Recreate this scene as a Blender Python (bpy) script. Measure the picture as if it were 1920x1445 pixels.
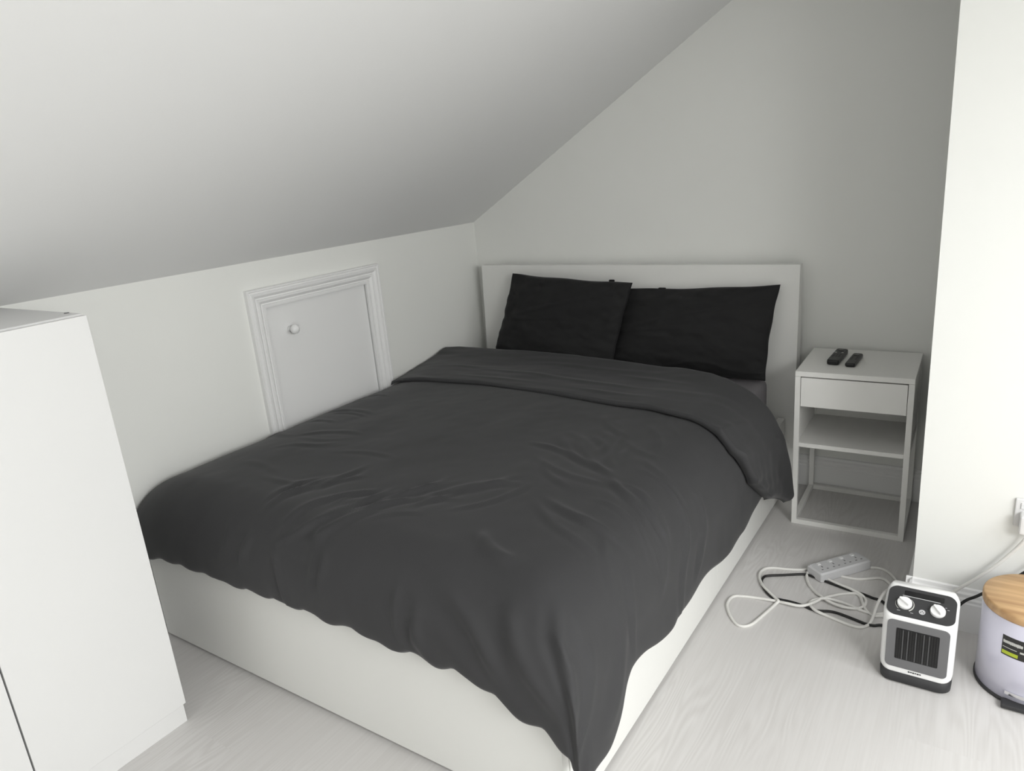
import bpy, bmesh, math, random
import numpy as np
from mathutils import Matrix, Vector

S = bpy.context.scene
for o in list(bpy.data.objects):
    bpy.data.objects.remove(o, do_unlink=True)
COL = S.collection
PI = math.pi

# ------------------------------------------------------------------ camera
CAM = (2.3756, -3.1780, 1.4649)
YAW, PITCH, ROLL, FPX = 0.6100, 0.2880, -0.0887, 1352.0
fw = Vector((-math.sin(YAW), math.cos(YAW), 0)); rt = Vector((math.cos(YAW), math.sin(YAW), 0)); up = Vector((0, 0, 1))
fw2 = fw * math.cos(PITCH) - up * math.sin(PITCH)
up2 = up * math.cos(PITCH) + fw * math.sin(PITCH)
rt3 = rt * math.cos(ROLL) + up2 * math.sin(ROLL)
up3 = up2 * math.cos(ROLL) - rt * math.sin(ROLL)
cd = bpy.data.cameras.new('camera')
cd.sensor_fit = 'HORIZONTAL'; cd.sensor_width = 36.0; cd.lens = FPX / 1920 * 36.0
cd.clip_start = 0.02
cam = bpy.data.objects.new('camera', cd); COL.objects.link(cam)
mw = Matrix.Identity(4)
for i in range(3):
    mw[i][0] = rt3[i]; mw[i][1] = up3[i]; mw[i][2] = -fw2[i]; mw[i][3] = CAM[i]
cam.matrix_world = mw
S.camera = cam

# ------------------------------------------------------------------ world, light, exposure
w = bpy.data.worlds.new('sky'); S.world = w; w.use_nodes = True
bg = w.node_tree.nodes['Background']
bg.inputs['Color'].default_value = (0.80, 0.88, 1.0, 1); bg.inputs['Strength'].default_value = 1.0

# daylight entering through the two skylights (window_1, window_2) in the opposite roof slope
RSX, RSZ, RSL = 2.60, 2.35, 0.5924          # right-hand slope starts at (RSX, RSZ) and falls by RSL
SKY = [dict(x0=3.36, x1=4.29, y0=-3.75, y1=-2.55, e=64.0), dict(x0=3.46, x1=4.26, y0=-2.35, y1=-1.25, e=20.0)]
for SK in SKY:
    ld = bpy.data.lights.new('skylight_daylight', 'AREA')
    ld.shape = 'RECTANGLE'; ld.size = (SK['x1'] - SK['x0']) * math.hypot(1, RSL) * 0.9; ld.size_y = (SK['y1'] - SK['y0']) * 0.92
    ld.energy = SK['e']; ld.color = (1.0, 1.0, 0.985)
    lo = bpy.data.objects.new('skylight_daylight', ld); COL.objects.link(lo)
    sxm = (SK['x0'] + SK['x1']) / 2
    lo.location = (sxm + 0.10 * RSL / math.hypot(1, RSL), (SK['y0'] + SK['y1']) / 2, RSZ - (sxm - RSX) * RSL + 0.10 / math.hypot(1, RSL))
    lo.rotation_euler = (0, math.atan(RSL), 0)

S.view_settings.view_transform = 'Standard'
S.view_settings.look = 'None'
S.view_settings.gamma = 1.0
S.view_settings.use_curve_mapping = False
S.view_settings.exposure = 0.03

# ------------------------------------------------------------------ materials
def mat(name, col, rough=0.5, metal=0.0, spec=0.5, bump=None, coat=0.0, noise=None, sheen=0.0):
    m = bpy.data.materials.new(name); m.use_nodes = True
    nt = m.node_tree; p = nt.nodes['Principled BSDF']
    p.inputs['Base Color'].default_value = (*col, 1)
    p.inputs['Roughness'].default_value = rough
    p.inputs['Metallic'].default_value = metal
    p.inputs['Specular IOR Level'].default_value = spec
    p.inputs['Coat Weight'].default_value = coat
    if sheen:
        p.inputs['Sheen Weight'].default_value = sheen
        p.inputs['Sheen Roughness'].default_value = 0.4
    tc = nt.nodes.new('ShaderNodeTexCoord')
    if noise:
        sc, amt = noise
        n = nt.nodes.new('ShaderNodeTexNoise'); n.inputs['Scale'].default_value = sc; n.inputs['Detail'].default_value = 4
        nt.links.new(tc.outputs['Object'], n.inputs['Vector'])
        mx = nt.nodes.new('ShaderNodeMix'); mx.data_type = 'RGBA'
        mx.inputs[6].default_value = (*[c * (1 - amt) for c in col], 1)
        mx.inputs[7].default_value = (*[min(1, c * (1 + amt)) for c in col], 1)
        nt.links.new(n.outputs['Fac'], mx.inputs[0]); nt.links.new(mx.outputs[2], p.inputs['Base Color'])
    if bump:
        sc, st, dist = bump
        n2 = nt.nodes.new('ShaderNodeTexNoise'); n2.inputs['Scale'].default_value = sc; n2.inputs['Detail'].default_value = 3
        nt.links.new(tc.outputs['Object'], n2.inputs['Vector'])
        b = nt.nodes.new('ShaderNodeBump'); b.inputs['Strength'].default_value = st; b.inputs['Distance'].default_value = dist
        nt.links.new(n2.outputs['Fac'], b.inputs['Height']); nt.links.new(b.outputs['Normal'], p.inputs['Normal'])
    return m

M = {}
M['wall'] = mat('wall_paint', (0.855, 0.86, 0.83), 0.75, spec=0.25, bump=(160, 0.05, 0.002), noise=(1.5, 0.012))
M['ceiling'] = mat('ceiling_paint', (0.868, 0.87, 0.865), 0.8, spec=0.2, bump=(140, 0.05, 0.002), noise=(1.2, 0.012))
M['gloss_white'] = mat('white_gloss_paint', (0.875, 0.875, 0.87), 0.38, spec=0.45, noise=(3, 0.01))
M['foil_white'] = mat('white_foil', (0.80, 0.80, 0.775), 0.42, spec=0.4, noise=(2, 0.01))
M['wardrobe'] = mat('wardrobe_white', (0.78, 0.78, 0.775), 0.4, spec=0.4, noise=(2, 0.008))
M['steel_white'] = mat('white_powder_coat', (0.86, 0.855, 0.83), 0.45, spec=0.4, noise=(5, 0.01))
M['duvet'] = mat('charcoal_cotton', (0.043, 0.043, 0.045), 0.72, spec=0.25, bump=(900, 0.10, 0.001), noise=(6, 0.04), sheen=0.10)
M['pillow'] = mat('black_cotton', (0.0195, 0.0195, 0.020), 0.8, spec=0.15, bump=(900, 0.10, 0.001), noise=(6, 0.05), sheen=0.05)
M['sheet'] = mat('grey_jersey_sheet', (0.20, 0.19, 0.20), 0.85, spec=0.15, bump=(700, 0.1, 0.001), noise=(8, 0.04))
M['black'] = mat('black_plastic', (0.012, 0.012, 0.013), 0.4, spec=0.4, noise=(20, 0.05))
M['black_gloss'] = mat('gloss_black_plastic', (0.008, 0.008, 0.009), 0.22, noise=(20, 0.05))
M['rubber'] = mat('dark_rubber', (0.03, 0.03, 0.032), 0.6, noise=(20, 0.05))
M['panel'] = mat('anthracite_plastic', (0.035, 0.035, 0.037), 0.5, noise=(20, 0.04), bump=(500, 0.05, 0.001))
M['grey_frame'] = mat('mid_grey_plastic', (0.15, 0.15, 0.155), 0.5, noise=(20, 0.04))
M['fin'] = mat('heater_fin_metal', (0.035, 0.034, 0.033), 0.45, metal=0.3, noise=(30, 0.1))
M['slat_grey'] = mat('grille_bar_grey', (0.09, 0.09, 0.092), 0.5, noise=(20, 0.04))
M['heater_white'] = mat('white_plastic', (0.88, 0.88, 0.875), 0.32, noise=(5, 0.006))
M['plug_white'] = mat('white_plug_plastic', (0.78, 0.78, 0.78), 0.4, noise=(5, 0.01))
M['strip'] = mat('strip_plastic', (0.60, 0.60, 0.61), 0.35, noise=(8, 0.02))
M['cord_white'] = mat('white_cord_pvc', (0.78, 0.77, 0.74), 0.45, noise=(30, 0.02))
M['cord_black'] = mat('black_cord_rubber', (0.010, 0.010, 0.010), 0.5, noise=(30, 0.05))
M['bin'] = mat('lilac_white_enamel', (0.66, 0.65, 0.76), 0.28, coat=0.6, noise=(3, 0.015))
M['chrome'] = mat('chrome', (0.75, 0.75, 0.77), 0.15, metal=1.0, noise=(10, 0.02))
M['label_black'] = mat('label_print_black', (0.020, 0.019, 0.018), 0.4, noise=(30, 0.05))
M['label_white'] = mat('label_print_white', (0.55, 0.55, 0.52), 0.5, noise=(60, 0.1))
M['label_green'] = mat('label_print_green', (0.42, 0.50, 0.03), 0.45, noise=(30, 0.05))
M['dark_gap'] = mat('dark_recess', (0.02, 0.02, 0.02), 0.8, noise=(10, 0.02))
M['silver_print'] = mat('silver_print', (0.55, 0.55, 0.56), 0.35, noise=(60, 0.05))

def wood_mat():
    m = bpy.data.materials.new('bamboo_wood'); m.use_nodes = True
    nt = m.node_tree; p = nt.nodes['Principled BSDF']; p.inputs['Roughness'].default_value = 0.42
    tc = nt.nodes.new('ShaderNodeTexCoord'); mp = nt.nodes.new('ShaderNodeMapping')
    mp.inputs['Scale'].default_value = (5, 60, 40); mp.inputs['Rotation'].default_value = (0, 0, 0.12)
    nt.links.new(tc.outputs['Object'], mp.inputs['Vector'])
    n = nt.nodes.new('ShaderNodeTexNoise'); n.inputs['Scale'].default_value = 1.0; n.inputs['Detail'].default_value = 5
    nt.links.new(mp.outputs['Vector'], n.inputs['Vector'])
    cr = nt.nodes.new('ShaderNodeValToRGB')
    cr.color_ramp.elements[0].position = 0.3; cr.color_ramp.elements[0].color = (0.45, 0.265, 0.125, 1)
    cr.color_ramp.elements[1].position = 0.7; cr.color_ramp.elements[1].color = (0.66, 0.435, 0.225, 1)
    nt.links.new(n.outputs['Fac'], cr.inputs['Fac']); nt.links.new(cr.outputs['Color'], p.inputs['Base Color'])
    return m
M['wood'] = wood_mat()

def floor_mat():
    m = bpy.data.materials.new('pale_oak_laminate'); m.use_nodes = True
    nt = m.node_tree; L = nt.links; p = nt.nodes['Principled BSDF']
    tc = nt.nodes.new('ShaderNodeTexCoord')
    sep = nt.nodes.new('ShaderNodeSeparateXYZ'); L.new(tc.outputs['Object'], sep.inputs[0])
    def math_(op, a, b=None):
        n = nt.nodes.new('ShaderNodeMath'); n.operation = op
        for i, v in enumerate((a, b)):
            if v is None: continue
            if isinstance(v, (int, float)): n.inputs[i].default_value = v
            else: L.new(v, n.inputs[i])
        return n.outputs[0]
    row = math_('FLOOR', math_('DIVIDE', math_('ADD', sep.outputs['X'], 0.04), 0.192))
    wn0 = nt.nodes.new('ShaderNodeTexWhiteNoise'); wn0.noise_dimensions = '1D'; L.new(row, wn0.inputs['W'])
    ysh = math_('ADD', sep.outputs['Y'], math_('MULTIPLY', wn0.outputs['Value'], 1.3))
    colm = math_('FLOOR', math_('DIVIDE', ysh, 1.29))
    wn = nt.nodes.new('ShaderNodeTexWhiteNoise'); wn.noise_dimensions = '2D'
    cb = nt.nodes.new('ShaderNodeCombineXYZ'); L.new(row, cb.inputs[0]); L.new(colm, cb.inputs[1]); L.new(cb.outputs[0], wn.inputs['Vector'])
    # grain coordinates, shifted plank by plank
    cb2 = nt.nodes.new('ShaderNodeCombineXYZ')
    L.new(math_('ADD', math_('MULTIPLY', sep.outputs['X'], 9.0), math_('MULTIPLY', wn.outputs['Value'], 37.0)), cb2.inputs[0])
    L.new(math_('ADD', math_('MULTIPLY', sep.outputs['Y'], 0.9), math_('MULTIPLY', wn.outputs['Value'], 91.0)), cb2.inputs[1])
    n1 = nt.nodes.new('ShaderNodeTexNoise'); n1.inputs['Scale'].default_value = 1.0; n1.inputs['Detail'].default_value = 2.0; n1.inputs['Roughness'].default_value = 0.4
    L.new(cb2.outputs[0], n1.inputs['Vector'])
    # contour lines of a stretched noise make cathedral grain
    rings = math_('SINE', math_('MULTIPLY', n1.outputs['Fac'], 150.0))
    cb3 = nt.nodes.new('ShaderNodeCombineXYZ')
    L.new(math_('MULTIPLY', sep.outputs['X'], 130.0), cb3.inputs[0]); L.new(math_('MULTIPLY', sep.outputs['Y'], 4.0), cb3.inputs[1])
    n2 = nt.nodes.new('ShaderNodeTexNoise'); n2.inputs['Scale'].default_value = 1.0; n2.inputs['Detail'].default_value = 4.0
    L.new(cb3.outputs[0], n2.inputs['Vector'])
    n3 = nt.nodes.new('ShaderNodeTexNoise'); n3.inputs['Scale'].default_value = 2.2; n3.inputs['Detail'].default_value = 2.0
    L.new(tc.outputs['Object'], n3.inputs['Vector'])
    mask = nt.nodes.new('ShaderNodeMapRange'); mask.inputs[1].default_value = 0.42; mask.inputs[2].default_value = 0.62
    L.new(n3.outputs['Fac'], mask.inputs[0])
    g = math_('ADD', math_('MULTIPLY', math_('MULTIPLY', rings, mask.outputs[0]), 0.12), math_('MULTIPLY', n2.outputs['Fac'], 0.42))
    g = math_('ADD', g, math_('ADD', math_('MULTIPLY', wn.outputs['Value'], 0.09), 0.08))
    cr = nt.nodes.new('ShaderNodeValToRGB')
    cr.color_ramp.elements[0].position = 0.10; cr.color_ramp.elements[0].color = (0.60, 0.582, 0.568, 1)
    cr.color_ramp.elements[1].position = 0.62; cr.color_ramp.elements[1].color = (0.72, 0.708, 0.698, 1)
    L.new(g, cr.inputs['Fac']); L.new(cr.outputs['Color'], p.inputs['Base Color'])
    p.inputs['Roughness'].default_value = 0.42; p.inputs['Specular IOR Level'].default_value = 0.4
    b = nt.nodes.new('ShaderNodeBump'); b.inputs['Strength'].default_value = 0.12; b.inputs['Distance'].default_value = 0.002
    L.new(g, b.inputs['Height']); L.new(b.outputs['Normal'], p.inputs['Normal'])
    return m
M['floor'] = floor_mat()

def glass_mat():
    m = bpy.data.materials.new('window_glass'); m.use_nodes = True
    nt = m.node_tree; out = nt.nodes['Material Output']
    t = nt.nodes.new('ShaderNodeBsdfTransparent'); g = nt.nodes.new('ShaderNodeBsdfGlossy'); g.inputs['Roughness'].default_value = 0.03
    mx = nt.nodes.new('ShaderNodeMixShader'); mx.inputs[0].default_value = 0.06
    nt.links.new(t.outputs[0], mx.inputs[1]); nt.links.new(g.outputs[0], mx.inputs[2]); nt.links.new(mx.outputs[0], out.inputs[0])
    return m
M['glass'] = glass_mat()

# ------------------------------------------------------------------ mesh helpers
def obj(name, bm, m, parent=None, smooth=False, loc=None):
    me = bpy.data.meshes.new(name)
    bmesh.ops.recalc_face_normals(bm, faces=bm.faces[:])
    bm.to_mesh(me); bm.free()
    me.materials.append(M[m] if isinstance(m, str) else m)
    if smooth:
        for p in me.polygons: p.use_smooth = True
    o = bpy.data.objects.new(name, me); COL.objects.link(o)
    if loc: o.location = loc
    if parent: o.parent = parent
    return o

def tag(o, label=None, cat=None, group=None, kind=None):
    if label: o['label'] = label
    if cat: o['category'] = cat
    if group: o['group'] = group
    if kind: o['kind'] = kind
    return o

def thing(name, label, cat, loc=(0, 0, 0), rz=0.0, group=None):
    o = bpy.data.objects.new(name, None); COL.objects.link(o)
    o.location = loc; o.rotation_euler = (0, 0, rz); o.empty_display_size = 0.1
    return tag(o, label, cat, group)

def bbox(bm, lo_, hi, bev=0.0, seg=2):
    r = bmesh.ops.create_cube(bm, size=1.0)
    vs = r['verts']
    for v in vs:
        v.co = Vector([lo_[i] + (v.co[i] + 0.5) * (hi[i] - lo_[i]) for i in range(3)])
    if bev > 0:
        es = list({e for v in vs for e in v.link_edges})
        bmesh.ops.bevel(bm, geom=es, offset=bev, segments=seg, affect='EDGES', profile=0.6)
    return bm

def box(lo_, hi, bev=0.0, seg=2):
    return bbox(bmesh.new(), lo_, hi, bev, seg)

def poly_extrude(pts, axis, a, b, bm=None):
    """2-D outline (list of pairs) extruded along axis 0/1/2 from a to b."""
    bm = bm or bmesh.new()
    def mk(p, t):
        if axis == 0: return (t, p[0], p[1])
        if axis == 1: return (p[0], t, p[1])
        return (p[0], p[1], t)
    va = [bm.verts.new(mk(p, a)) for p in pts]; vb = [bm.verts.new(mk(p, b)) for p in pts]
    n = len(pts)
    bm.faces.new(va[::-1]); bm.faces.new(vb)
    for i in range(n):
        bm.faces.new((va[i], va[(i + 1) % n], vb[(i + 1) % n], vb[i]))
    return bm

def rrect(w_, h_, r, n=6, cx=0, cy=0):
    pts = []
    for (sx, sy, a0) in ((1, 1, 0), (-1, 1, PI / 2), (-1, -1, PI), (1, -1, 1.5 * PI)):
        for k in range(n + 1):
            a = a0 + k / n * PI / 2
            pts.append((cx + sx * (w_ / 2 - r) + r * math.cos(a), cy + sy * (h_ / 2 - r) + r * math.sin(a)))
    return pts

def loft(rings, cap=True, bm=None):
    bm = bm or bmesh.new()
    vr = [[bm.verts.new(p) for p in r] for r in rings]
    n = len(rings[0])
    for a, b in zip(vr[:-1], vr[1:]):
        for i in range(n):
            bm.faces.new((a[i], a[(i + 1) % n], b[(i + 1) % n], b[i]))
    if cap:
        bm.faces.new(vr[0][::-1]); bm.faces.new(vr[-1])
    return bm

def lathe(prof, n=48, c=(0, 0), bm=None):
    rings = [[(c[0] + r * math.cos(2 * PI * k / n), c[1] + r * math.sin(2 * PI * k / n), z) for k in range(n)] for r, z in prof]
    return loft(rings, True, bm)

def catmull(pts, sub=8):
    P = [Vector(p) for p in pts]; out = []
    for i in range(len(P) - 1):
        p0 = P[max(i - 1, 0)]; p1 = P[i]; p2 = P[i + 1]; p3 = P[min(i + 2, len(P) - 1)]
        for k in range(sub):
            t = k / sub
            out.append(0.5 * ((2 * p1) + (p2 - p0) * t + (2 * p0 - 5 * p1 + 4 * p2 - p3) * t * t + (3 * p1 - p0 - 3 * p2 + p3) * t ** 3))
    out.append(P[-1])
    return out

def tube(pts, r, n=8, bm=None):
    P = [Vector(p) for p in pts]; rings = []
    prev = None
    for i, p in enumerate(P):
        d = (P[min(i + 1, len(P) - 1)] - P[max(i - 1, 0)])
        if d.length < 1e-9: d = Vector((1, 0, 0))
        d.normalize()
        ref = Vector((0, 0, 1)) if abs(d.z) < 0.95 else Vector((1, 0, 0))
        s = d.cross(ref).normalized(); u = s.cross(d).normalized()
        rings.append([p + r * (math.cos(2 * PI * k / n) * s + math.sin(2 * PI * k / n) * u) for k in range(n)])
    return loft(rings, True, bm)

def struct(name, bm, m, parent=None, smooth=False, label=None):
    o = obj(name, bm, m, parent, smooth)
    if not parent: tag(o, label, None, None, 'structure')
    return o

# ------------------------------------------------------------------ room shell
HK, SL = 1.2193, 0.5924            # knee-wall height, roof slope
ZC = 2.35                          # flat ceiling
XR = (ZC - HK) / SL                # where the slope meets the flat ceiling
RX, RY = 4.42, -4.80               # right wall, rear wall
CX, CY = 2.2315, -0.8756           # chimney breast corner
T = 0.15
struct('floor', box((-T, RY - T, -0.12), (RX + T, T, 0.0)), 'floor')
# knee wall with the opening of the eaves hatch
DY0, DY1, DZ0, DZ1 = -1.418, -0.858, 0.30, 1.040
bm = bmesh.new()
bbox(bm, (-T, RY, 0), (0, DY0, HK + 0.02)); bbox(bm, (-T, DY1, 0), (0, 0.0, HK + 0.02))
bbox(bm, (-T, DY0, DZ1), (0, DY1, HK + 0.02)); bbox(bm, (-T, DY0, 0), (0, DY1, DZ0))
struct('wall_left', bm, 'wall')
struct('wall_back', poly_extrude([(-T, 0), (CX + 0.05, 0), (CX + 0.05, ZC), (XR, ZC), (0, HK), (-T, HK)], 1, 0.0, T), 'wall')
bm = bmesh.new()
bbox(bm, (CX, CY, 0), (RX + T, T, ZC))
struct('wall_chimney', bm, 'wall')
th = 0.12
nx, nz = -SL / math.hypot(SL, 1), 1 / math.hypot(SL, 1)
struct('ceiling', poly_extrude([(-0.14, HK - 0.14 * SL), (XR, ZC), (XR + nx * th, ZC + nz * th), (-0.14 + nx * th, HK - 0.14 * SL + nz * th)], 1, RY - T, T), 'ceiling')
struct('ceiling_flat', box((XR, RY - T, ZC), (RSX + 0.06, T, ZC + 0.12)), 'ceiling')
ZR = RSZ - (RX - RSX) * RSL
struct('wall_rear', poly_extrude([(-T, 0), (RX + T, 0), (RX + T, ZR), (RSX, ZC), (XR, ZC), (0, HK), (-T, HK)], 1, RY - T, RY), 'wall')
struct('wall_right', box((RX, RY, 0), (RX + T, CY, ZR)), 'wall')
def slope_slab(bm, x0, x1, y0, y1, o0=0.0, o1=0.14):
    k = math.hypot(1, RSL); ux, uz = RSL / k, 1 / k
    f = lambda x, o: (x + ux * o, RSZ - (x - RSX) * RSL + uz * o)
    return poly_extrude([f(x0, o0), f(x1, o0), f(x1, o1), f(x0, o1)], 1, y0, y1, bm)
bm = bmesh.new()
ys = RY - T
for SK in sorted(SKY, key=lambda q: q['y0']):
    slope_slab(bm, RSX, RX + T, ys, SK['y0']); slope_slab(bm, RSX, SK['x0'], SK['y0'], SK['y1']); slope_slab(bm, SK['x1'], RX + T, SK['y0'], SK['y1']); ys = SK['y1']
slope_slab(bm, RSX, RX + T, ys, T)
struct('ceiling_right', bm, 'ceiling')
for k, SK in enumerate(SKY):
    bm = bmesh.new(); f = 0.035
    slope_slab(bm, SK['x0'], SK['x0'] + f, SK['y0'], SK['y1'], .03, .09); slope_slab(bm, SK['x1'] - f, SK['x1'], SK['y0'], SK['y1'], .03, .09)
    slope_slab(bm, SK['x0'] + f, SK['x1'] - f, SK['y0'], SK['y0'] + f, .03, .09); slope_slab(bm, SK['x0'] + f, SK['x1'] - f, SK['y1'] - f, SK['y1'], .03, .09)
    win = struct('window_%d' % (k + 1), bm, 'gloss_white')
    obj('window_pane', slope_slab(None, SK['x0'] + f, SK['x1'] - f, SK['y0'] + f, SK['y1'] - f, .055, .062), 'glass', win)

# baseboards: moulded profile (distance from wall, height)
BP = [(0, 0), (.018, 0), (.018, .095), (.0155, .100), (.0155, .108), (.012, .114), (.012, .124), (.008, .130), (.006, .140), (0, .143)]
def base_x(name, x0, x1, y):      # wall facing -Y
    return struct(name, poly_extrude([(y - d, z) for d, z in BP], 0, x0, x1), 'gloss_white')
def base_y(name, y0, y1, x, s):   # wall facing s*X
    return struct(name, poly_extrude([(x + s * d, z) for d, z in BP], 1, y0, y1), 'gloss_white')
base_x('baseboard_back', 0.0, CX, 0.0)
base_x('baseboard_chimney', CX - 0.018, RX, CY)
base_y('baseboard_nook', CY - 0.018, -0.018, CX, -1)
base_y('baseboard_left', RY, -0.018, 0.0, 1)

# eaves hatch: architrave of stepped moulding and a plain door
def frame_ring(bm, prof, y0, y1, z1, zb):
    """mitred three-sided frame; prof = (offset from opening, height off wall)"""
    path = [[(y0 - o, zb), (y0 - o, z1 + o), (y1 + o, z1 + o), (y1 + o, zb)] for o, h in prof]
    V = [[bm.verts.new((h, q[0], q[1])) for q in path[i]] for i, (o, h) in enumerate(prof)]
    for i in range(len(prof) - 1):
        for k in range(3):
            bm.faces.new((V[i][k], V[i][k + 1], V[i + 1][k + 1], V[i + 1][k]))
    bm.faces.new([V[i][0] for i in range(len(prof))]); bm.faces.new([V[i][3] for i in range(len(prof))])
    for k in range(3):
        bm.faces.new((V[0][k], V[0][k + 1], V[-1][k + 1], V[-1][k]))
ARCH = [(-.004, 0.0), (-.004, .012), (.004, .0135), (.009, .0135), (.011, .008), (.015, .0075), (.018, .012), (.026, .018), (.032, .0185), (.035, .013),
        (.040, .0125), (.043, .018), (.050, .022), (.058, .023), (.061, .018), (.066, .0175), (.069, .022), (.074, .022), (.076, .018), (.076, 0.0)]
bm = bmesh.new(); frame_ring(bm, ARCH, DY0, DY1, DZ1, 0.30)
struct('trim_1', bm, 'gloss_white')
hatch = struct('door_1', box((-.032, DY0 + .008, DZ0 + .003), (-.005, DY1 - .005, DZ1 - .006), 0.002), 'gloss_white')
bm = bmesh.new()
prof = [(.012, -.006), (.012, .002), (.009, .004), (.0085, .011), (.013, .015), (.018, .021), (.0195, .028), (.018, .035), (.012, .040), (.004, .042)]
rings = [[(x, -1.307 + r * math.cos(2 * PI * k / 24), .930 + r * math.sin(2 * PI * k / 24)) for k in range(24)] for r, x in prof]
obj('door_knob', loft(rings), 'gloss_white', hatch, True)

# ------------------------------------------------------------------ bed frame
BX0, BX1, BY1 = 0.045, 1.6626, -2.090
RAIL = 0.352
bed = thing('bed_frame', 'white bed frame with a tall slanted headboard and storage drawers along its side', 'bed', (0.87, -1.08, 0))
def bobj(name, bm, m='foil_white', smooth=False, parent=None):
    for v in bm.verts: v.co -= Vector((0.87, -1.08, 0))
    return obj(name, bm, m, parent or bed, smooth)
HX0, HX1 = 0.0977, 1.6975
bobj('headboard', poly_extrude([(-.040, .01), (-.145, .01), (-.145, .05), (-.100, 1.003), (-.063, 1.003)], 0, HX0, HX1))
bobj('foot_panel', box((BX0, BY1, .012), (BX1 - .002, BY1 + .028, RAIL), 0.0015))
bobj('side_rail', box((BX0, BY1 + .028, .012), (BX0 + .03, -.143, RAIL), 0.0015))
bobj('side_rail', box((BX1 - .030, BY1 + .028, .285), (BX1, -.143, RAIL), 0.0015))
bobj('drawer', box((BX1 - .030, BY1 + .030, .012), (BX1, -1.0355, .281), 0.0015))
bobj('drawer', box((BX1 - .030, -1.0325, .012), (BX1, -.145, .281), 0.0015))
bobj('slat_base', box((BX0 + .03, BY1 + .03, .27), (BX1 - .03, -.143, .30)), 'foil_white')
for k in range(3):
    bobj('foot', box((0.2 + .6 * k, -2.02, 0), (0.26 + .6 * k, -1.96, .27)), 'foil_white')
    bobj('foot', box((0.2 + .6 * k, -.24, 0), (0.26 + .6 * k, -.18, .27)), 'foil_white')

# mattress with fitted sheet (rounded slab)
mt = thing('mattress', 'mattress in a grey fitted sheet on the white bed frame', 'mattress', (0.87, -1.08, .30))
def mslab(x0, x1, y0, y1, z0, z1, bev):
    bm = box((x0, y0, z0), (x1, y1, z1), bev, 5)
    for v in bm.verts: v.co -= Vector((0.87, -1.08, .30))
    return bm
obj('mattress_core', mslab(0.13, 1.575, -2.030, -.155, .300, .50, .03), 'sheet', mt, True)
obj('fitted_sheet', mslab(0.12, 1.592, -2.040, -.150, .3105, .528, .035), 'sheet', mt, True)

# ------------------------------------------------------------------ duvet
A0, RA = 1.520, 0.195
B0, RB = 1.945, 0.180
AMAX, BMAX = 1.950, 2.272
def ssf(x, e0, e1):
    t = np.clip((x - e0) / (e1 - e0), 0, 1); return t * t * (3 - 2 * t)
def vnoise(x, y, seed):
    """smooth value noise on numpy arrays"""
    rng = np.random.RandomState(seed); G = rng.rand(64, 64)
    xi = np.floor(x).astype(int); yi = np.floor(y).astype(int); fx = x - xi; fy = y - yi
    fx = fx * fx * (3 - 2 * fx); fy = fy * fy * (3 - 2 * fy)
    g = lambda i, j: G[i % 64, j % 64]
    return (g(xi, yi) * (1 - fx) + g(xi + 1, yi) * fx) * (1 - fy) + (g(xi, yi + 1) * (1 - fx) + g(xi + 1, yi + 1) * fx) * fy - 0.5

def drape(a, b, off):
    da = np.maximum(a - A0, 0); db = np.maximum(b - B0, 0)
    fm = PI / 2 * 0.95
    pa = np.minimum(da / RA, fm); pb = np.minimum(db / RB, fm)
    ra = np.maximum(da - RA * fm, 0); rb = np.maximum(db - RB * fm, 0)
    hx = RA * np.sin(pa) + ra * math.cos(fm); hy = RB * np.sin(pb) + rb * math.cos(fm)
    va = RA * (1 - np.cos(pa)) + ra * math.sin(fm); vb = RB * (1 - np.cos(pb)) + rb * math.sin(fm)
    v = (va ** 2.6 + vb ** 2.6) ** (1 / 2.6)
    # folds where the two hanging sides meet
    th_ = np.arctan2(db, da + 1e-9)
    cor = np.sin(2 * th_) * ssf(np.minimum(va, vb * 1.6), .04, .16)
    fold = cor * (0.014 * np.cos(th_ * 9.0 + 0.6) + 0.010 * np.cos(th_ * 17.0 + 1.0))
    zt = 0.578 + 0.012 * np.exp(-((a - .85) / .5) ** 2) - 0.055 * np.exp(-(a / .10) ** 1.5) * ssf(b, .3, .9) + 0.012 * ssf(a, 1.2, 1.4) * (1 - ssf(b, .6, 1.3))
    nx_, ny_, nz_ = np.sin(pa), -np.sin(pb), np.cos(pa) * np.cos(pb) + 1e-6
    k = np.sqrt(nx_ ** 2 + ny_ ** 2 + nz_ ** 2); nx_, ny_, nz_ = nx_ / k, ny_ / k, nz_ / k
    off = off + 0.45 * fold + 0.022 * ssf(b, 1.80, 2.05) * ssf(a, 1.72, 1.92) * (1 - ssf(b, 2.1, 2.25))
    return np.stack([np.minimum(a, A0) + hx + off * nx_, -np.minimum(b, B0) - hy + off * ny_, zt - v + off * nz_], -1)

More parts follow.
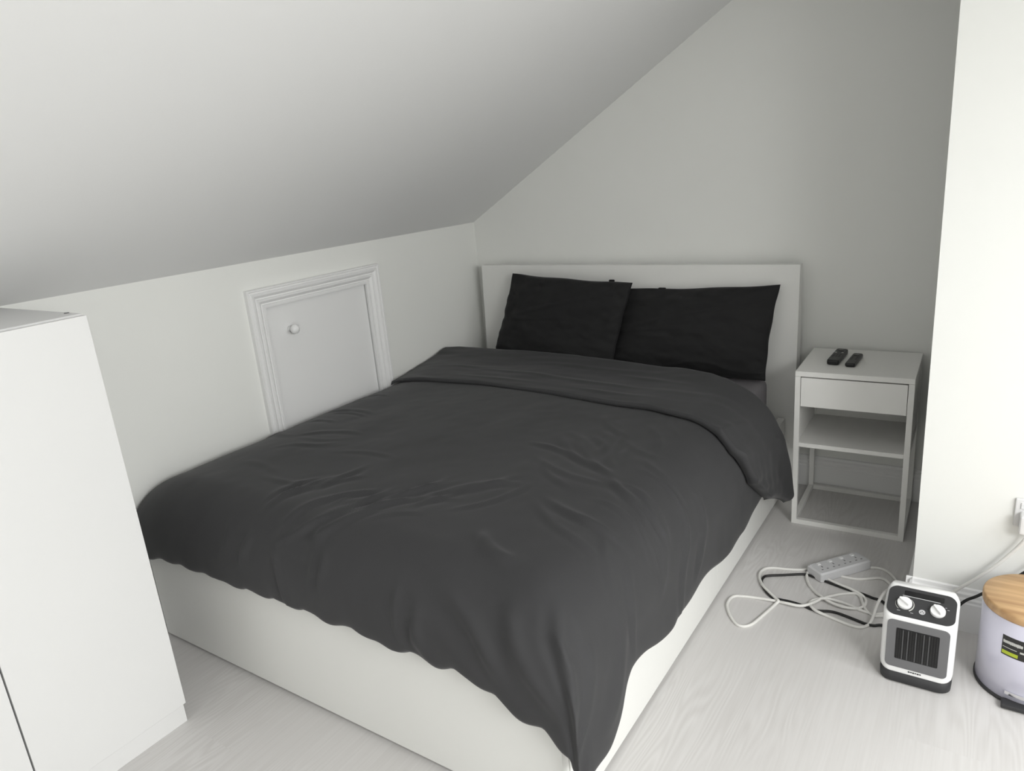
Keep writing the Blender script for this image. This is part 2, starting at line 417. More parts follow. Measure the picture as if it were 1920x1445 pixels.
# creases of the cover: (a, b) end points in metres on the cloth, height, half-width
CREASES = []
def crease_h(a, b):
    h = np.zeros_like(a)
    for (a1, b1, a2, b2, amp, wd) in CREASES:
        dx, dy = a2 - a1, b2 - b1; L2 = dx * dx + dy * dy; L_ = math.sqrt(L2)
        t = ((a - a1) * dx + (b - b1) * dy) / L2
        bow = 0.10 * L_ * np.sin(np.clip(t, 0, 1) * PI) * (1 if (int(a1 * 1000) % 2) else -1)
        d = ((a - a1) * -dy + (b - b1) * dx) / L_ - bow
        env = ssf(t, -.05, .3) * (1 - ssf(t, .7, 1.05))
        h += amp * env * (np.exp(-(d / wd) ** 2) - 0.5 * np.exp(-((d - 1.8 * wd) / (1.3 * wd)) ** 2))
    return h
rng = random.Random(7)
def fan(n, a_rng, b_rng, ang, spread, ln, amp, wd):
    for _ in range(n):
        a = rng.uniform(*a_rng); b = rng.uniform(*b_rng); g = math.radians(ang + rng.uniform(-spread, spread)); l = ln * rng.uniform(.6, 1.3)
        CREASES.append((a - math.cos(g) * l / 2, b - math.sin(g) * l / 2, a + math.cos(g) * l / 2, b + math.sin(g) * l / 2, amp * rng.uniform(.5, 1.2), wd * rng.uniform(.7, 1.4)))
fan(16, (.62, 1.02), (1.78, 2.02), -62, 14, .26, .0060, .011)
fan(12, (.95, 1.30), (1.66, 1.95), -48, 16, .24, .0045, .011)
fan(18, (1.25, 1.70), (1.20, 1.80), 30, 20, .28, .0046, .011)
fan(8, (1.30, 1.60), (.98, 1.30), 62, 20, .26, .0030, .010)
fan(10, (.04, .34), (.95, 1.60), 8, 14, .24, .0035, .010)
fan(8, (.25, .75), (1.45, 1.85), -8, 16, .24, .0028, .010)
fan(7, (1.40, 1.85), (1.92, 2.20), 35, 22, .26, .0120, .018)
fan(6, (1.62, 1.95), (1.35, 2.00), 15, 25, .24, .0055, .014)
fan(8, (.55, 1.35), (2.05, 2.22), 80, 14, .16, .0070, .014)

def grid_mesh(top, bot, name, m, parent):
    """closed shell from two (nu, nv, 3) grids that share their rim"""
    nu, nv = top.shape[:2]
    V = np.concatenate([top.reshape(-1, 3), bot.reshape(-1, 3)])
    F = []
    N = nu * nv
    for i in range(nu - 1):
        for j in range(nv - 1):
            p = i * nv + j
            F.append((p, p + nv, p + nv + 1, p + 1))
            F.append((N + p, N + p + 1, N + p + nv + 1, N + p + nv))
    rim = [(i, 0) for i in range(nu)] + [(nu - 1, j) for j in range(1, nv)] + [(i, nv - 1) for i in range(nu - 2, -1, -1)] + [(0, j) for j in range(nv - 2, 0, -1)]
    idx = [i * nv + j for i, j in rim]
    for k in range(len(idx)):
        p, q = idx[k], idx[(k + 1) % len(idx)]
        F.append((p, q, N + q, N + p))
    me = bpy.data.meshes.new(name); me.from_pydata(V.tolist(), [], F); me.update()
    bm = bmesh.new(); bm.from_mesh(me); bmesh.ops.remove_doubles(bm, verts=bm.verts[:], dist=1e-5)
    bmesh.ops.recalc_face_normals(bm, faces=bm.faces[:]); bm.to_mesh(me); bm.free()
    for p in me.polygons: p.use_smooth = True
    me.materials.append(M[m])
    o = bpy.data.objects.new(name, me); COL.objects.link(o); o.parent = parent
    return o

DUV = Vector((0.87, -1.2, .53))
duvet = thing('duvet', 'charcoal cotton duvet spread over the bed, its top edge folded back', 'duvet', DUV)
nu, nv = 210, 230
s = np.linspace(0, 1, nu)[:, None] * np.ones((1, nv)); t = np.ones((nu, 1)) * np.linspace(0, 1, nv)[None, :]
def hemA(b):     # length of the right-hand overhang along the bed
    return AMAX + 0.007 * np.sin(b * 9.0) + 0.004 * np.sin(b * 23) + 0.030 * ssf(b, .7, 1.0) * (1 - ssf(b, 1.15, 1.4)) - 0.035 * ssf(b, 1.6, 1.8) * (1 - ssf(b, 1.86, 1.98)) + 0.048 * ssf(b, 1.90, 2.04)
def hemB(a):
    sc = np.abs(np.sin(a * 21.0 + 0.8 * np.sin(a * 9)))
    return BMAX - 0.012 * ssf(a, .0, .3) + 0.012 * (sc - .5) * ssf(a, .35, .6) + 0.004 * np.sin(a * 53 + 1) + 0.045 * ssf(a, 1.40, 1.54) + 0.040 * ssf(a, 1.5, 1.75)
BH = lambda a: np.interp(a, [0, .1, .3, .95, 1.3, 1.47, 1.58, 1.75, 1.9, 2.2], [.36, .335, .335, .385, .43, .49, .57, .60, .545, .50])
BE = lambda a: np.interp(a, [0, .15, .56, .98, 1.375, 1.55, 1.70, 1.82, 1.95, 2.2], [.80, .855, .825, .865, .90, .945, .985, .935, .77, .66])
bb0 = BH(s * AMAX) + 0.035
bb = bb0 + t * (hemB(s * AMAX) - bb0)
aa = 0.012 + s * (hemA(bb) - 0.012)
edge = np.minimum(np.minimum((1 - s) * 2.0, (1 - t) * 2.0) / 0.05, 1.0)     # 0 at the hems
edge = np.sqrt(np.clip(1 - (1 - edge) ** 2, 0, 1))
H = crease_h(aa, bb)
H += 0.010 * vnoise(aa * 3.2, bb * 2.6, 1) + 0.004 * vnoise(aa * 9, bb * 8, 2) + 0.0012 * vnoise(aa * 26 + bb * 9, bb * 22 - aa * 7, 3)
# puckers along the hem seams
hb = np.clip(1 - (hemB(aa) - bb) / .16, 0, 1) ** 2
H += hb * 0.009 * vnoise(aa * 9, bb * 0 + 3.3, 4) * 2 * ssf(aa, .3, .6)
ha = np.clip(1 - (hemA(bb) - aa) / .14, 0, 1) ** 2
H += ha * 0.010 * vnoise(bb * 8, bb * 0 + 7.3, 5) * 2
top = drape(aa, bb, 0.012 * edge + H * np.minimum(edge + .35, 1))
bot = drape(aa, bb, -0.014 * edge + H * np.minimum(edge + .35, 1) * (1 - edge))
top[:, :, 0] = np.maximum(top[:, :, 0], 0.024); bot[:, :, 0] = np.maximum(bot[:, :, 0], 0.024)
grid_mesh(top - np.array(DUV), bot - np.array(DUV), 'cover', 'duvet', duvet)
# turned-back band
nu2, nv2 = 200, 70
s = np.linspace(0, 1, nu2)[:, None] * np.ones((1, nv2)); t = np.ones((nu2, 1)) * np.linspace(0, 1, nv2)[None, :]
am = 2.085 - 0.125 * t ** 0.8 - 0.05 * np.exp(-((t - .16) / .07) ** 2) * 0
aa = 0.014 + s * (am - 0.014)
aa_h = aa
bb = BH(aa) + t * (BE(aa) - BH(aa))
edge_h = np.sqrt(np.clip(1 - (1 - np.minimum(t * .5 / .035, 1)) ** 2, 0, 1))
edge_e = np.sqrt(np.clip(1 - (1 - np.minimum((1 - t) * .5 / .009, 1)) ** 2, 0, 1))
edge_r = np.sqrt(np.clip(1 - (1 - np.minimum((1 - s) * 2 / .04, 1)) ** 2, 0, 1))
ed = edge_h * edge_e * edge_r
H = 0.008 * vnoise(aa * 4, bb * 5, 11) + 0.003 * vnoise(aa * 8, bb * 30, 12) + 0.0012 * vnoise(aa * 20, bb * 26, 13)
for (aw, bw_, ln, amp, tilt) in ((.70, .66, .5, .005, .10), (1.05, .70, .45, .004, .05), (.35, .62, .3, .003, -.1), (1.25, .60, .3, .003, .2), (.9, .52, .4, .003, .04), (1.15, .80, .3, .006, .05), (.6, .76, .35, .004, .02)):
    d = bb - bw_ - tilt * (aa - aw)
    H += amp * np.exp(-(d / .014) ** 2) * np.exp(-((aa - aw) / (ln / 2)) ** 2)
for (aw, bw_, amp, sl_) in ((1.64, .93, .010, 1.0), (1.72, .98, .012, 1.3), (1.80, .95, .008, 1.2), (1.86, .88, .010, .9), (1.92, .82, .009, .8)):
    d = (aa - aw) + (bb - bw_) / sl_ * .25
    H += amp * np.exp(-(d / .016) ** 2) * np.exp(-((bb - bw_) / .12) ** 2)
lift = 0.030 + 0.020 * (1 - ssf(t, .0, .45)) + 0.016 * ssf(aa, 1.5, 1.8)
top2 = drape(aa, bb, 0.016 + (lift - .016) * ed + H * np.minimum(ed + .2, 1))
bot2 = drape(aa, bb, 0.016 - 0.0 * ed + H * np.minimum(ed + .2, 1) * (1 - ed))
top2[:, :, 0] = np.maximum(top2[:, :, 0], 0.024); bot2[:, :, 0] = np.maximum(bot2[:, :, 0], 0.024)
grid_mesh(top2 - np.array(DUV), bot2 - np.array(DUV), 'folded_edge', 'duvet', duvet)

# ------------------------------------------------------------------ pillows
def pillow(label, TL, TR, BR, BL, thick, seed, pinch=0.04):
    c = (Vector(TL) + Vector(TR) + Vector(BR) + Vector(BL)) / 4
    P = thing('pillow', label, 'pillow', (c.x, c.y, min(BL[2], BR[2])), group='pillows leaning on the headboard')
    n, m_ = 90, 64
    u = np.linspace(-1, 1, n)[:, None] * np.ones((1, m_)); v = np.ones((n, 1)) * np.linspace(-1, 1, m_)[None, :]
    # sides bow inwards between the corner ears
    uu = u * (1 - pinch * (1 - v ** 2) * np.abs(u) ** 3); vv = v * (1 - 1.3 * pinch * (1 - u ** 2) * np.abs(v) ** 3)
    U, W = (uu + 1) / 2, (vv + 1) / 2
    W = W + 0.0045 * np.sin(u * 7 + seed) * ssf(np.abs(v), .8, 1.0) * (1 - np.abs(u) ** 6)
    U = U + 0.0022 * np.sin(v * 9 + seed) * ssf(np.abs(u), .85, 1.0) * (1 - np.abs(v) ** 6)
    TLa, TRa, BRa, BLa = map(np.array, (TL, TR, BR, BL))
    base = (BLa * ((1 - U) * (1 - W))[..., None] + BRa * (U * (1 - W))[..., None] + TLa * ((1 - U) * W)[..., None] + TRa * (U * W)[..., None])
    nrm = np.cross(BRa - BLa, TLa - BLa); nrm = nrm / np.linalg.norm(nrm)
    prof = (np.clip(1 - np.abs(u) ** 2.6, 0, 1) ** .62) * (np.clip(1 - np.abs(v) ** 2.4, 0, 1) ** .62)
    prof = prof * (1 + .18 * (-v))
    wr = 0.022 * vnoise(u * 2.2 + 5, v * 1.8, seed) + 0.012 * vnoise(u * 5 + v * 4, v * 5 - u * 3, seed + 1) + 0.003 * vnoise(u * 18 + v * 9, v * 13, seed + 2)
    wr += 0.007 * np.exp(-((v - .35 - .45 * u) / .05) ** 2) * ssf(u, -.8, -.2) * (1 - ssf(u, .2, .7)) + 0.006 * np.exp(-((v - .05 - .12 * u) / .04) ** 2) * ssf(u, -.9, -.5) * (1 - ssf(u, -.1, .4)) + 0.006 * np.exp(-((v + .78 - .1 * np.sin(u * 6)) / .05) ** 2)
    rad = np.arctan2(v, u); rr = np.sqrt(u * u + v * v)
    wr += 0.004 * np.sin(rad * 23 + seed) * ssf(rr, .75, 1.15) * np.minimum(prof * 4, 1)
    f = base + nrm * ((thick * prof + wr * np.minimum(prof * 5, 1))[..., None])
    b = base - nrm * ((thick * .72 * prof)[..., None])
    o = grid_mesh(f - np.array(P.location), b - np.array(P.location), 'pillowcase', 'pillow', P)
    return P
#PILLOWS
def ptab(P, x, y, z, w_):
    bm = box((x - w_ / 2, y - .006, z - .03), (x + w_ / 2, y + .006, z), .004, 2)
    for v in bm.verts: v.co -= P.location
    obj('case_flap', bm, 'pillow', P, True)
pr = pillow('black pillow on the right against the headboard, nearest the bedside table', (.925, -.155, .905), (1.634, -.150, .930), (1.606, -.250, .545), (.860, -.262, .540), .085, 31, .03)
pl = pillow('black pillow on the left against the headboard, overlapping its neighbour', (.338, -.170, .974), (1.020, -.235, .945), (.945, -.335, .560), (.256, -.290, .555), .080, 21, .022)
ptab(pl, .893, -.185, .9495, .026); ptab(pr, 1.125, -.155, .9105, .034)

# ------------------------------------------------------------------ bedside table
NX, NY, NR, NW, ND, NH = 1.7561, -0.3990, 0.0261, 0.4035, 0.3720, 0.6418
ns = thing('bedside_table', 'white bedside table with one drawer and an open wire-frame base', 'bedside table', (NX, NY, 0), NR)
L = 0.0195
obj('top', box((0, 0, NH - .020), (NW, ND, NH), .0015), 'steel_white', ns)
for (x, y) in ((0, 0), (NW - L, 0), (0, ND - L), (NW - L, ND - L)):
    obj('leg', box((x, y, 0), (x + L, y + L, NH - .0205), .001), 'steel_white', ns)
for (lo_, hi) in (((L, 0, 0), (NW - L, L, L)), ((L, ND - L, 0), (NW - L, ND, L)), ((0, L, 0), (L, ND - L, L)), ((NW - L, L, 0), (NW, ND - L, L))):
    obj('base_bar', box(lo_, hi, .001), 'steel_white', ns)
ZS = .334
obj('shelf', box((.001, .002, ZS), (NW - .001, ND - .002, ZS + .017), .001), 'steel_white', ns)
obj('side_panel', box((.004, L, ZS + .017), (.014, ND - L, NH - .0205)), 'steel_white', ns)
obj('side_panel', box((NW - .014, L, ZS + .017), (NW - .004, ND - L, NH - .0205)), 'steel_white', ns)
obj('back_panel', box((L, ND - .012, ZS + .017), (NW - L, ND - .004, NH - .0205)), 'steel_white', ns)
dr = obj('drawer', box((L + .002, .001, .502), (NW - L - .002, .017, NH - .0245), .001), 'steel_white', ns)
obj('drawer_box', box((L + .006, .017, .512), (NW - L - .006, ND - .03, NH - .05)), 'steel_white', dr)

# remote controls
def remote(label, cx, cy, rz, w_, l_, h_, kind):
    t_ = thing('remote_control', label, 'remote', (cx, cy, NH + .0003), rz, 'remote controls on the bedside table')
    rings = []
    for z, ins in ((0, .004), (.003, .0008), (h_ * .6, 0), (h_ - .002, .001), (h_, .004)):
        rings.append([(x, y, z) for x, y in rrect(w_ - 2 * ins, l_ - 2 * ins, .008 if kind else .006)])
    obj('body', loft(rings), 'black', t_, False)
    if kind:
        for sx in (-1, 1):
            rr_ = [[(sx * .0125 + r * math.cos(a * PI / 8), .025 + .75 * r * math.sin(a * PI / 8), h_ + z) for a in range(16)] for r, z in ((.0045, -.001), (.0045, .0012), (.003, .002))]
            obj('button', loft(rr_), 'label_white', t_, True)
        rings = [[(r * math.cos(a * PI / 12), .062 + r * math.sin(a * PI / 12), h_ + z) for a in range(24)] for r, z in ((.012, -.001), (.012, .001), (.010, .0018))]
        obj('navigation_ring', loft(rings), 'black_gloss', t_, True)
        for k in range(3):
            for sx in (-1, 0, 1):
                obj('key', box((sx * .011 - .0035, -.005 - .015 * k - .003, h_ - .001), (sx * .011 + .0035, -.005 - .015 * k + .003, h_ + .001), .0006, 1), 'rubber', t_)
    else:
        rings = [[(r * math.cos(a * PI / 12), .045 + r * math.sin(a * PI / 12), h_ + z) for a in range(24)] for r, z in ((.011, -.001), (.011, .001), (.009, .0016))]
        obj('navigation_ring', loft(rings), 'black_gloss', t_, True)
        for k in range(4):
            for sx in (-1, 1):
                obj('key', box((sx * .008 - .003, .018 - .013 * k - .003, h_ - .001), (sx * .008 + .003, .018 - .013 * k + .003, h_ + .001), .0006, 1), 'rubber', t_)
    return t_
remote('wider black remote control with two white buttons on the bedside table', 1.868, -.190, -.02, .044, .185, .021, 1)
remote('slimmer plain black remote control on the bedside table', 1.932, -.215, -.03, .036, .160, .016, 0)

# ------------------------------------------------------------------ wardrobe
WX, WY, WZ = 0.5062, -2.3063, 1.2180
wd = thing('wardrobe', 'low white wardrobe with plain handleless doors under the sloping ceiling', 'wardrobe', (0.27, -2.90, 0))
def wobj(name, bm, m='wardrobe', parent=None):
    for v in bm.verts: v.co -= Vector((.27, -2.90, 0))
    return obj(name, bm, m, parent or wd)
WL = 1.185
wobj('side_panel', box((.024, WY - .018, 0), (WX - .020, WY - .002, WZ - .016), .001))
wobj('side_panel', box((.024, WY - WL, 0), (WX - .020, WY - WL + .016, WZ - .016), .001))
wobj('top_panel', box((.024, WY - WL, WZ - .016), (WX - .0195, WY - .001, WZ), .001))
wobj('bottom_panel', box((.024, WY - WL + .016, .06), (WX - .020, WY - .018, .076)))
wobj('back_panel', box((.020, WY - WL, .03), (.024, WY - .002, WZ - .010)))
wobj('plinth', box((WX - .040, WY - WL, .0), (WX - .0045, WY - .006, .057), .001))
dwid = 0.3885
for k in range(3):
    ya = WY - k * (dwid + .004)
    wobj('door', box((WX - .0165, ya - dwid, .060), (WX, ya, WZ - .004), .0012))
rr_ = [[(.47 - .04 + .006 * math.cos(a * PI / 6), WY - .010 + .006 * math.sin(a * PI / 6), WZ + z) for a in range(12)] for z in (-.001, .0015)]
wobj('screw_cap', loft(rr_), 'grey_frame')

# ------------------------------------------------------------------ fan heater
HXC, HYC = 2.2760, -1.1480
ht = thing('fan_heater', 'small white ceramic fan heater with a black control panel and two dials', 'heater', (HXC, HYC, 0))
HW = .178
def ring(z, hw, yf, yb, r):
    pts = rrect(2 * hw, yb - yf, min(r, (yb - yf) / 2 * .98), 6, 0, (yf + yb) / 2)
    return [(x, y, z) for x, y in pts]
rings = [ring(0, HW / 2 - .006, -.072, .046, .03), ring(.005, HW / 2 - .002, -.080, .050, .032), ring(.026, HW / 2 - .001, -.080, .050, .030), ring(.034, HW / 2 - .003, -.071, .047, .024)]
obj('base', loft(rings), 'rubber', ht, True)
# shell: front leans back a little, then the top slopes to the rear
ZF, ZT = .207, .250
YF = lambda z: -.074 + .006 * (z / ZF) if z <= ZF else -.068 + (z - ZF) / (ZT - ZF) * .094
rings = []
for z in (.029, .033, .040, .055, .10, .16, .19, .200):
    hw = HW / 2 - (0.010 * (1 - min((z - .029) / .02, 1)) ** 2)
    rings.append(ring(z, hw, YF(z), .050, .022))
for k in range(1, 9):
    z = ZF - .005 + (ZT - ZF + .005) * k / 8
    ins = .012 * max(0, (k - 4) / 4) ** 2.2
    rings.append(ring(z, HW / 2 - ins, YF(z), .050 - ins * .3, .022))
shell = obj('shell', loft(rings), 'heater_white', ht, True)
# slanted control panel
sl_dir = Vector((0, .094, ZT - ZF)).normalized(); sl_n = Vector((0, -sl_dir.z, sl_dir.y))
def slant(x, d, off):     # d along the slope from its front edge
    return Vector((x, -.068, ZF)) + sl_dir * d + sl_n * off
def slant_plate(pts, o0, o1):
    return loft([[slant(x, d, o0) for x, d in pts], [slant(x, d, o1) for x, d in pts]])
slope_len = math.hypot(.094, ZT - ZF)
pan = obj('control_panel', slant_plate(rrect(.165, .095, .024, 8, 0, .0505), -.004, .0016), 'panel', ht)
obj('carry_slot', slant_plate(rrect(.096, .016, .002, 2, .004, .079), .0012, .0022), 'black_gloss', pan)
obj('slot_rim', slant_plate(rrect(.092, .0016, .0006, 2, -.002, .069), .0014, .0026), 'silver_print', pan)
def dial(x, d, r, ang):
    n = 32
    rg = [[slant(x + q * math.cos(2 * PI * k / n), d + q * math.sin(2 * PI * k / n), o) for k in range(n)] for q, o in ((r, .001), (r, .008), (r * .94, .0105))]
    k_ = obj('dial', loft(rg), 'heater_white', pan, False)
    c, s_ = math.cos(ang), math.sin(ang)
    out = []
    for px, py in rrect(2 * r * .98, r * .42, r * .18, 4):
        out.append((x + px * c - py * s_, d + px * s_ + py * c))
    rg2 = [[slant(px, py, .0095) for px, py in out], [slant(x + (px - x) * .9, d + (py - d) * .75, .0185) for px, py in out]]
    obj('dial_grip', loft(rg2), 'heater_white', pan)
dial(-.040, .043, .0185, 2.45); dial(.040, .040, .0185, 2.2)
def arc(x, d, r, a0_, a1_, wd_):
    n = 18
    A = [a0_ + (a1_ - a0_) * k / n for k in range(n + 1)]
    pts = [(x + (r + wd_ * k / n) * math.cos(a), d + (r + wd_ * k / n) * math.sin(a)) for k, a in enumerate(A)] + [(x + (r - .0006) * math.cos(a), d + (r - .0006) * math.sin(a)) for a in A[::-1]]
    obj('dial_scale', slant_plate(pts, .0014, .0020), 'label_white', pan)
arc(-.040, .043, .0225, .9, -1.0, .0028); arc(-.040, .043, .0225, 2.9, 4.1, .0010)
for (x, d, a, b) in ((-.052, .018, .008, .0012), (-.020, .018, .007, .0012), (.058, .058, .004, .0012), (.064, .052, .005, .0012)):
    obj('printed_mark', slant_plate(rrect(a, b, .0004, 2, x, d), .0014, .0020), 'silver_print', pan)
rg = [[slant(.004 + q * math.cos(2 * PI * k / 20), .028 + q * math.sin(2 * PI * k / 20), o) for k in range(20)] for q, o in ((.0078, .0014), (.0078, .0022))]
obj('round_badge', loft(rg), 'silver_print', pan)
for k in range(3):
    rg = [[slant(.004 + (k - 1) * .0035 + q * math.cos(2 * PI * j / 10), .028 + (.002 if k == 1 else -.0015) + q * math.sin(2 * PI * j / 10), o) for j in range(10)] for q, o in ((.0014, .002), (.0014, .0026))]
    obj('badge_mark', loft(rg), 'panel', pan)
# front grille
def front_plate(pts, o0, o1, sc=1.0, cz=.105):
    f_ = lambda x, z, o: Vector((x, YF(z) - o, z))
    return loft([[f_(x, z, o0) for x, z in pts], [f_(x * sc, cz + (z - cz) * sc, o1) for x, z in pts]])
gf = obj('grille_frame', front_plate(rrect(.150, .146, .014, 6, 0, .122), -.002, .0025), 'grey_frame', ht)
bmz = bmesh.new()
o_ = rrect(.138, .140, .012, 6, 0, .108); i_ = rrect(.096, .098, .004, 6, 0, .108)
gr = obj('grille_opening', front_plate(rrect(.104, .096, .003, 3, 0, .125), .0022, .0030), 'black', gf)
for k in range(16):
    x = -.047 + k * .00627
    wide = k in (2, 4, 7, 10, 12)
    hw_ = .0011 if wide else .0005
    bm = bmesh.new(); bbox(bm, (x - hw_, YF(.120) - .0052, .079), (x + hw_, YF(.120) - .0026, .171))
    obj('grille_fin', bm, 'slat_grey' if wide else 'fin', gf)
for k in range(6):     # small script badge under the grille
    x = -.014 + k * .0055
    obj('badge_letter', front_plate(rrect(.0046, .0026 if k % 2 else .0036, .0010, 2, x, .0415 + .0004 * (k % 2)), -.001, .0012), 'panel', ht)

# ------------------------------------------------------------------ pedal bin
BC = (2.533, -1.073)
bn = thing('pedal_bin', 'pale lilac round pedal bin with a wooden lid', 'bin', (BC[0], BC[1], 0))
obj('base_ring', lathe([(.119, 0), (.1225, .002), (.1225, .010), (.120, .012)], 64), 'rubber', bn, True)
obj('body', lathe([(.116, .008), (.1195, .010), (.1195, .2415), (.117, .244)], 72), 'bin', bn, True)
lid = obj('lid', lathe([(.112, .242), (.1200, .244), (.1212, .248), (.1212, .262), (.1200, .2660), (.116, .2690), (.06, .2705), (.004, .271)], 72), 'wood', bn, True)
def on_bin(x_ang, z, r): return (r * math.sin(x_ang), -r * math.cos(x_ang), z)
def curved(name, a0_, a1_, z0_, z1_, r0, r1, m, parent, n=14):
    A = [a0_ + (a1_ - a0_) * k / n for k in range(n + 1)]
    bm = bmesh.new()
    q = [[bm.verts.new(on_bin(a, z, r)) for a in A] for z, r in ((z0_, r0), (z0_, r1), (z1_, r1), (z1_, r0))]
    for i in range(4):
        for k in range(n):
            bm.faces.new((q[i][k], q[i][k + 1], q[(i + 1) % 4][k + 1], q[(i + 1) % 4][k]))
    bm.faces.new([q[i][0] for i in range(4)]); bm.faces.new([q[i][n] for i in range(4)])
    return obj(name, bm, m, parent, False)
lb = curved('label_sticker', -.60, .35, .142, .200, .1190, .1200, 'label_black', bn)
curved('label_print', -.58, -.20, .180, .186, .1198, .1203, 'label_white', lb, 8)
rngl = random.Random(3)
a = -.575
while a < -.22:                   # blurred lettering
    wl = rngl.uniform(.022, .034); curved('label_print', a, a + wl, .1775 + rngl.uniform(0, .0015), .187 + rngl.uniform(-.001, .001), .1199, .1205, 'label_white', lb, 2); a += wl + .008
curved('label_print', -.10, .20, .184, .190, .1198, .1204, 'label_white', lb, 6)
curved('label_print', -.58, -.30, .1655, .1672, .1198, .1203, 'label_white', lb, 6)
curved('label_print', -.24, -.12, .163, .168, .1198, .1203, 'label_white', lb, 4)
curved('label_patch', -.585, -.27, .146, .156, .1198, .1203, 'label_green', lb, 8)
curved('chrome_bar', -.42, .42, .030, .040, .1190, .1235, 'chrome', bn, 20)
obj('pedal', box((-.056, -.142, .004), (.052, -.110, .016), .003), 'rubber', bn)

# ------------------------------------------------------------------ wall socket, power strip, cords
sk = thing('wall_socket', 'white double wall socket low on the chimney breast', 'socket', (2.542, CY, .418))
obj('faceplate', box((-.073, -.009, -.043), (.073, -.0004, .043), .003), 'plug_white', sk)
for sx in (-1, 1):
    obj('switch', box((sx * .036 - .006 + .018 * sx, -.0125, .014), (sx * .036 + .006 + .018 * sx, -.008, .032), .0015), 'plug_white', sk)
    obj('pin_hole', box((sx * .036 - .0035, -.0095, .000), (sx * .036 + .0035, -.0085, .009)), 'dark_gap', sk)

ax = Vector((2.054, -.617, 0)) - Vector((1.925, -.778, 0)); SA = math.atan2(ax.y, ax.x)
ps = thing('power_strip', 'white four-gang power strip with a long coiled white cord on the floor', 'power strip', (1.990, -.698, 0), SA)
PL, PW, PH = .215, .074, .036
rings = [[(x, y, z) for x, y in rrect(PL - 2 * i_, PW - 2 * i_, .006, 4)] for z, i_ in ((.0, .003), (.004, 0), (PH - .005, .0), (PH, .005))]
obj('body', loft(rings), 'strip', ps)
for k in range(4):
    x = -.072 + k * .048
    obj('switch', box((x - .006, .014, PH - .001), (x + .006, .026, PH + .0035), .001), 'plug_white', ps)
    for (dx, dy, w_, l_) in ((0, .002, .004, .008), (-.011, -.014, .007, .004), (.011, -.014, .007, .004)):
        obj('pin_hole', box((x + dx - w_ / 2, dy - l_ / 2, PH - .0005), (x + dx + w_ / 2, dy + l_ / 2, PH + .0004)), 'grey_frame', ps)

CW1 = [(1.912, -0.742, 0.012), (1.9, -0.75, 0.006), (1.9, -0.786, 0.004), (1.916, -0.83, 0.004), (1.941, -0.866, 0.004), (1.971, -0.898, 0.009), (1.995, -0.916, 0.01), (2.025, -0.927, 0.009), (2.054, -0.927, 0.008), (2.081, -0.913, 0.004), (2.098, -0.892, 0.004), (2.102, -0.862, 0.004), (2.094, -0.838, 0.004), (2.076, -0.825, 0.008), (2.046, -0.812, 0.01), (2.007, -0.799, 0.01), (1.973, -0.782, 0.008), (1.943, -0.761, 0.004), (1.957, -0.733, 0.004), (1.975, -0.726, 0.004), (1.999, -0.734, 0.004), (2.028, -0.735, 0.004), (2.058, -0.729, 0.004), (2.086, -0.713, 0.004), (2.114, -0.695, 0.004), (2.132, -0.693, 0.004), (2.149, -0.707, 0.004), (2.165, -0.736, 0.004), (2.156, -0.767, 0.012), (2.15, -0.82, 0.03), (2.144, -0.861, 0.03), (2.139, -0.897, 0.025), (2.137, -0.932, 0.02), (2.135, -0.961, 0.012), (2.128, -0.986, 0.004), (2.111, -1.011, 0.004), (2.083, -1.014, 0.004), (2.045, -1.005, 0.004), (2.008, -0.994, 0.004), (1.977, -0.989, 0.008), (1.955, -0.972, 0.008), (1.944, -0.948, 0.004), (1.949, -0.928, 0.004), (1.965, -0.916, 0.008), (1.982, -0.912, 0.013), (1.999, -0.903, 0.01), (2.034, -0.897, 0.004), (2.065, -0.906, 0.004), (2.096, -0.917, 0.004), (2.125, -0.921, 0.004), (2.15, -0.919, 0.008), (2.164, -0.893, 0.004), (2.18, -0.818, 0.004), (2.188, -0.738, 0.004), (2.171, -0.687, 0.004), (2.148, -0.649, 0.004), (2.127, -0.631, 0.004), (2.105, -0.627, 0.004), (2.069, -0.636, 0.004), (2.039, -0.648, 0.004), (1.975, -0.689, 0.004), (1.901, -0.728, 0.004), (1.875, -0.749, 0.004), (1.832, -0.766, 0.004), (1.787, -0.777, 0.004), (1.761, -0.794, 0.004), (1.751, -0.821, 0.004), (1.754, -0.852, 0.004), (1.769, -0.89, 0.006), (1.789, -0.923, 0.01), (1.819, -0.953, 0.01), (1.843, -0.976, 0.01), (1.854, -0.991, 0.012), (1.846, -1.007, 0.004), (1.834, -1.056, 0.004), (1.822, -1.104, 0.004), (1.809, -1.145, 0.004), (1.79, -1.166, 0.004), (1.767, -1.163, 0.004), (1.739, -1.133, 0.004), (1.717, -1.096, 0.004), (1.707, -1.069, 0.004), (1.706, -1.033, 0.004), (1.717, -1.011, 0.004), (1.744, -1.0, 0.004), (1.784, -0.99, 0.004), (1.822, -0.989, 0.007), (1.851, -0.983, 0.005), (1.885, -0.988, 0.01), (1.916, -0.986, 0.01), (1.937, -0.973, 0.01), (1.956, -0.944, 0.009), (1.975, -0.905, 0.007), (1.995, -0.879, 0.005), (2.02, -0.852, 0.004), (2.047, -0.832, 0.004), (2.067, -0.826, 0.004), (2.083, -0.84, 0.004), (2.094, -0.873, 0.004), (2.109, -0.908, 0.004), (2.135, -0.93, 0.004), (2.165, -0.921, 0.004)]
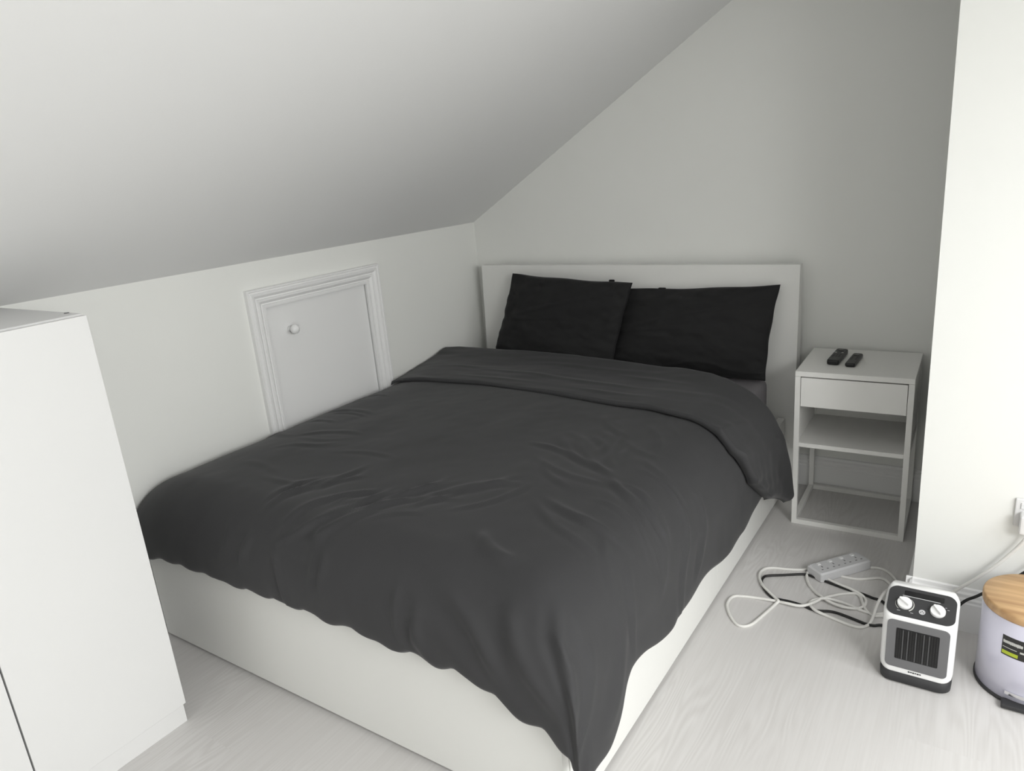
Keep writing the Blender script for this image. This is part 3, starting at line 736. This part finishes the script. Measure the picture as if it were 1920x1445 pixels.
CB1 = [(2.155, -0.844, 0.0045), (2.115, -0.828, 0.0045), (2.078, -0.816, 0.004), (2.034, -0.811, 0.005), (1.986, -0.798, 0.005), (1.935, -0.784, 0.005), (1.901, -0.775, 0.0045), (1.876, -0.782, 0.0045), (1.827, -0.812, 0.0045), (1.782, -0.838, 0.0045), (1.77, -0.854, 0.0045), (1.77, -0.881, 0.005), (1.783, -0.915, 0.0045), (1.804, -0.945, 0.0045), (1.83, -0.967, 0.004), (1.855, -0.968, 0.0045), (1.88, -0.965, 0.004), (1.912, -0.967, 0.004), (1.937, -0.973, 0.004), (1.96, -0.98, 0.004), (1.981, -0.978, 0.0045), (2.008, -0.967, 0.0045), (2.032, -0.965, 0.0045), (2.062, -0.971, 0.0045), (2.092, -0.979, 0.0045), (2.121, -0.986, 0.004), (2.143, -0.985, 0.0045), (2.171, -0.971, 0.0045)]

def cord_to(name, pts, r, m, parent, ang, base, sub=6):
    bm = tube(catmull(pts, sub), r, 8)
    inv = Matrix.Rotation(-ang, 4, 'Z') @ Matrix.Translation(-Vector(base))
    for v in bm.verts: v.co = inv @ v.co
    return obj(name, bm, m, parent, True)
def plug_to(parent, ang, base, x, m):
    bm = box((x - .024, CY - .050, .370), (x + .024, CY - .0092, .425), .006, 3)
    inv = Matrix.Rotation(-ang, 4, 'Z') @ Matrix.Translation(-Vector(base))
    for v in bm.verts: v.co = inv @ v.co
    return obj('plug', bm, m, parent, False)
PB = (1.990, -.698, 0)
CW1 += [(2.20, -.935, .006), (2.26, -.925, .03), (2.337, -.910, .13), (2.396, -.908, .197), (2.443, -.905, .255), (2.477, -.903, .306), (2.498, -.905, .345), (2.505, -.905, .372)]
cord_to('cord', CW1, .0050, 'cord_white', ps, SA, PB)
plug_to(ps, SA, PB, 2.506, 'plug_white')
HB = (HXC, HYC, 0)
CB1 = [(HXC, HYC + .047, .035), (2.270, -1.03, .010), (2.225, -.95, .0045)] + CB1 + [(2.25, -.975, .0045), (2.31, -.955, .03), (2.366, -.930, .117), (2.403, -.925, .150), (2.445, -.915, .185), (2.485, -.908, .221), (2.520, -.905, .262), (2.560, -.905, .330), (2.578, -.905, .372)]
cord_to('cord', CB1, .0044, 'cord_black', ht, 0, HB)
plug_to(ht, 0, HB, 2.578, 'black')
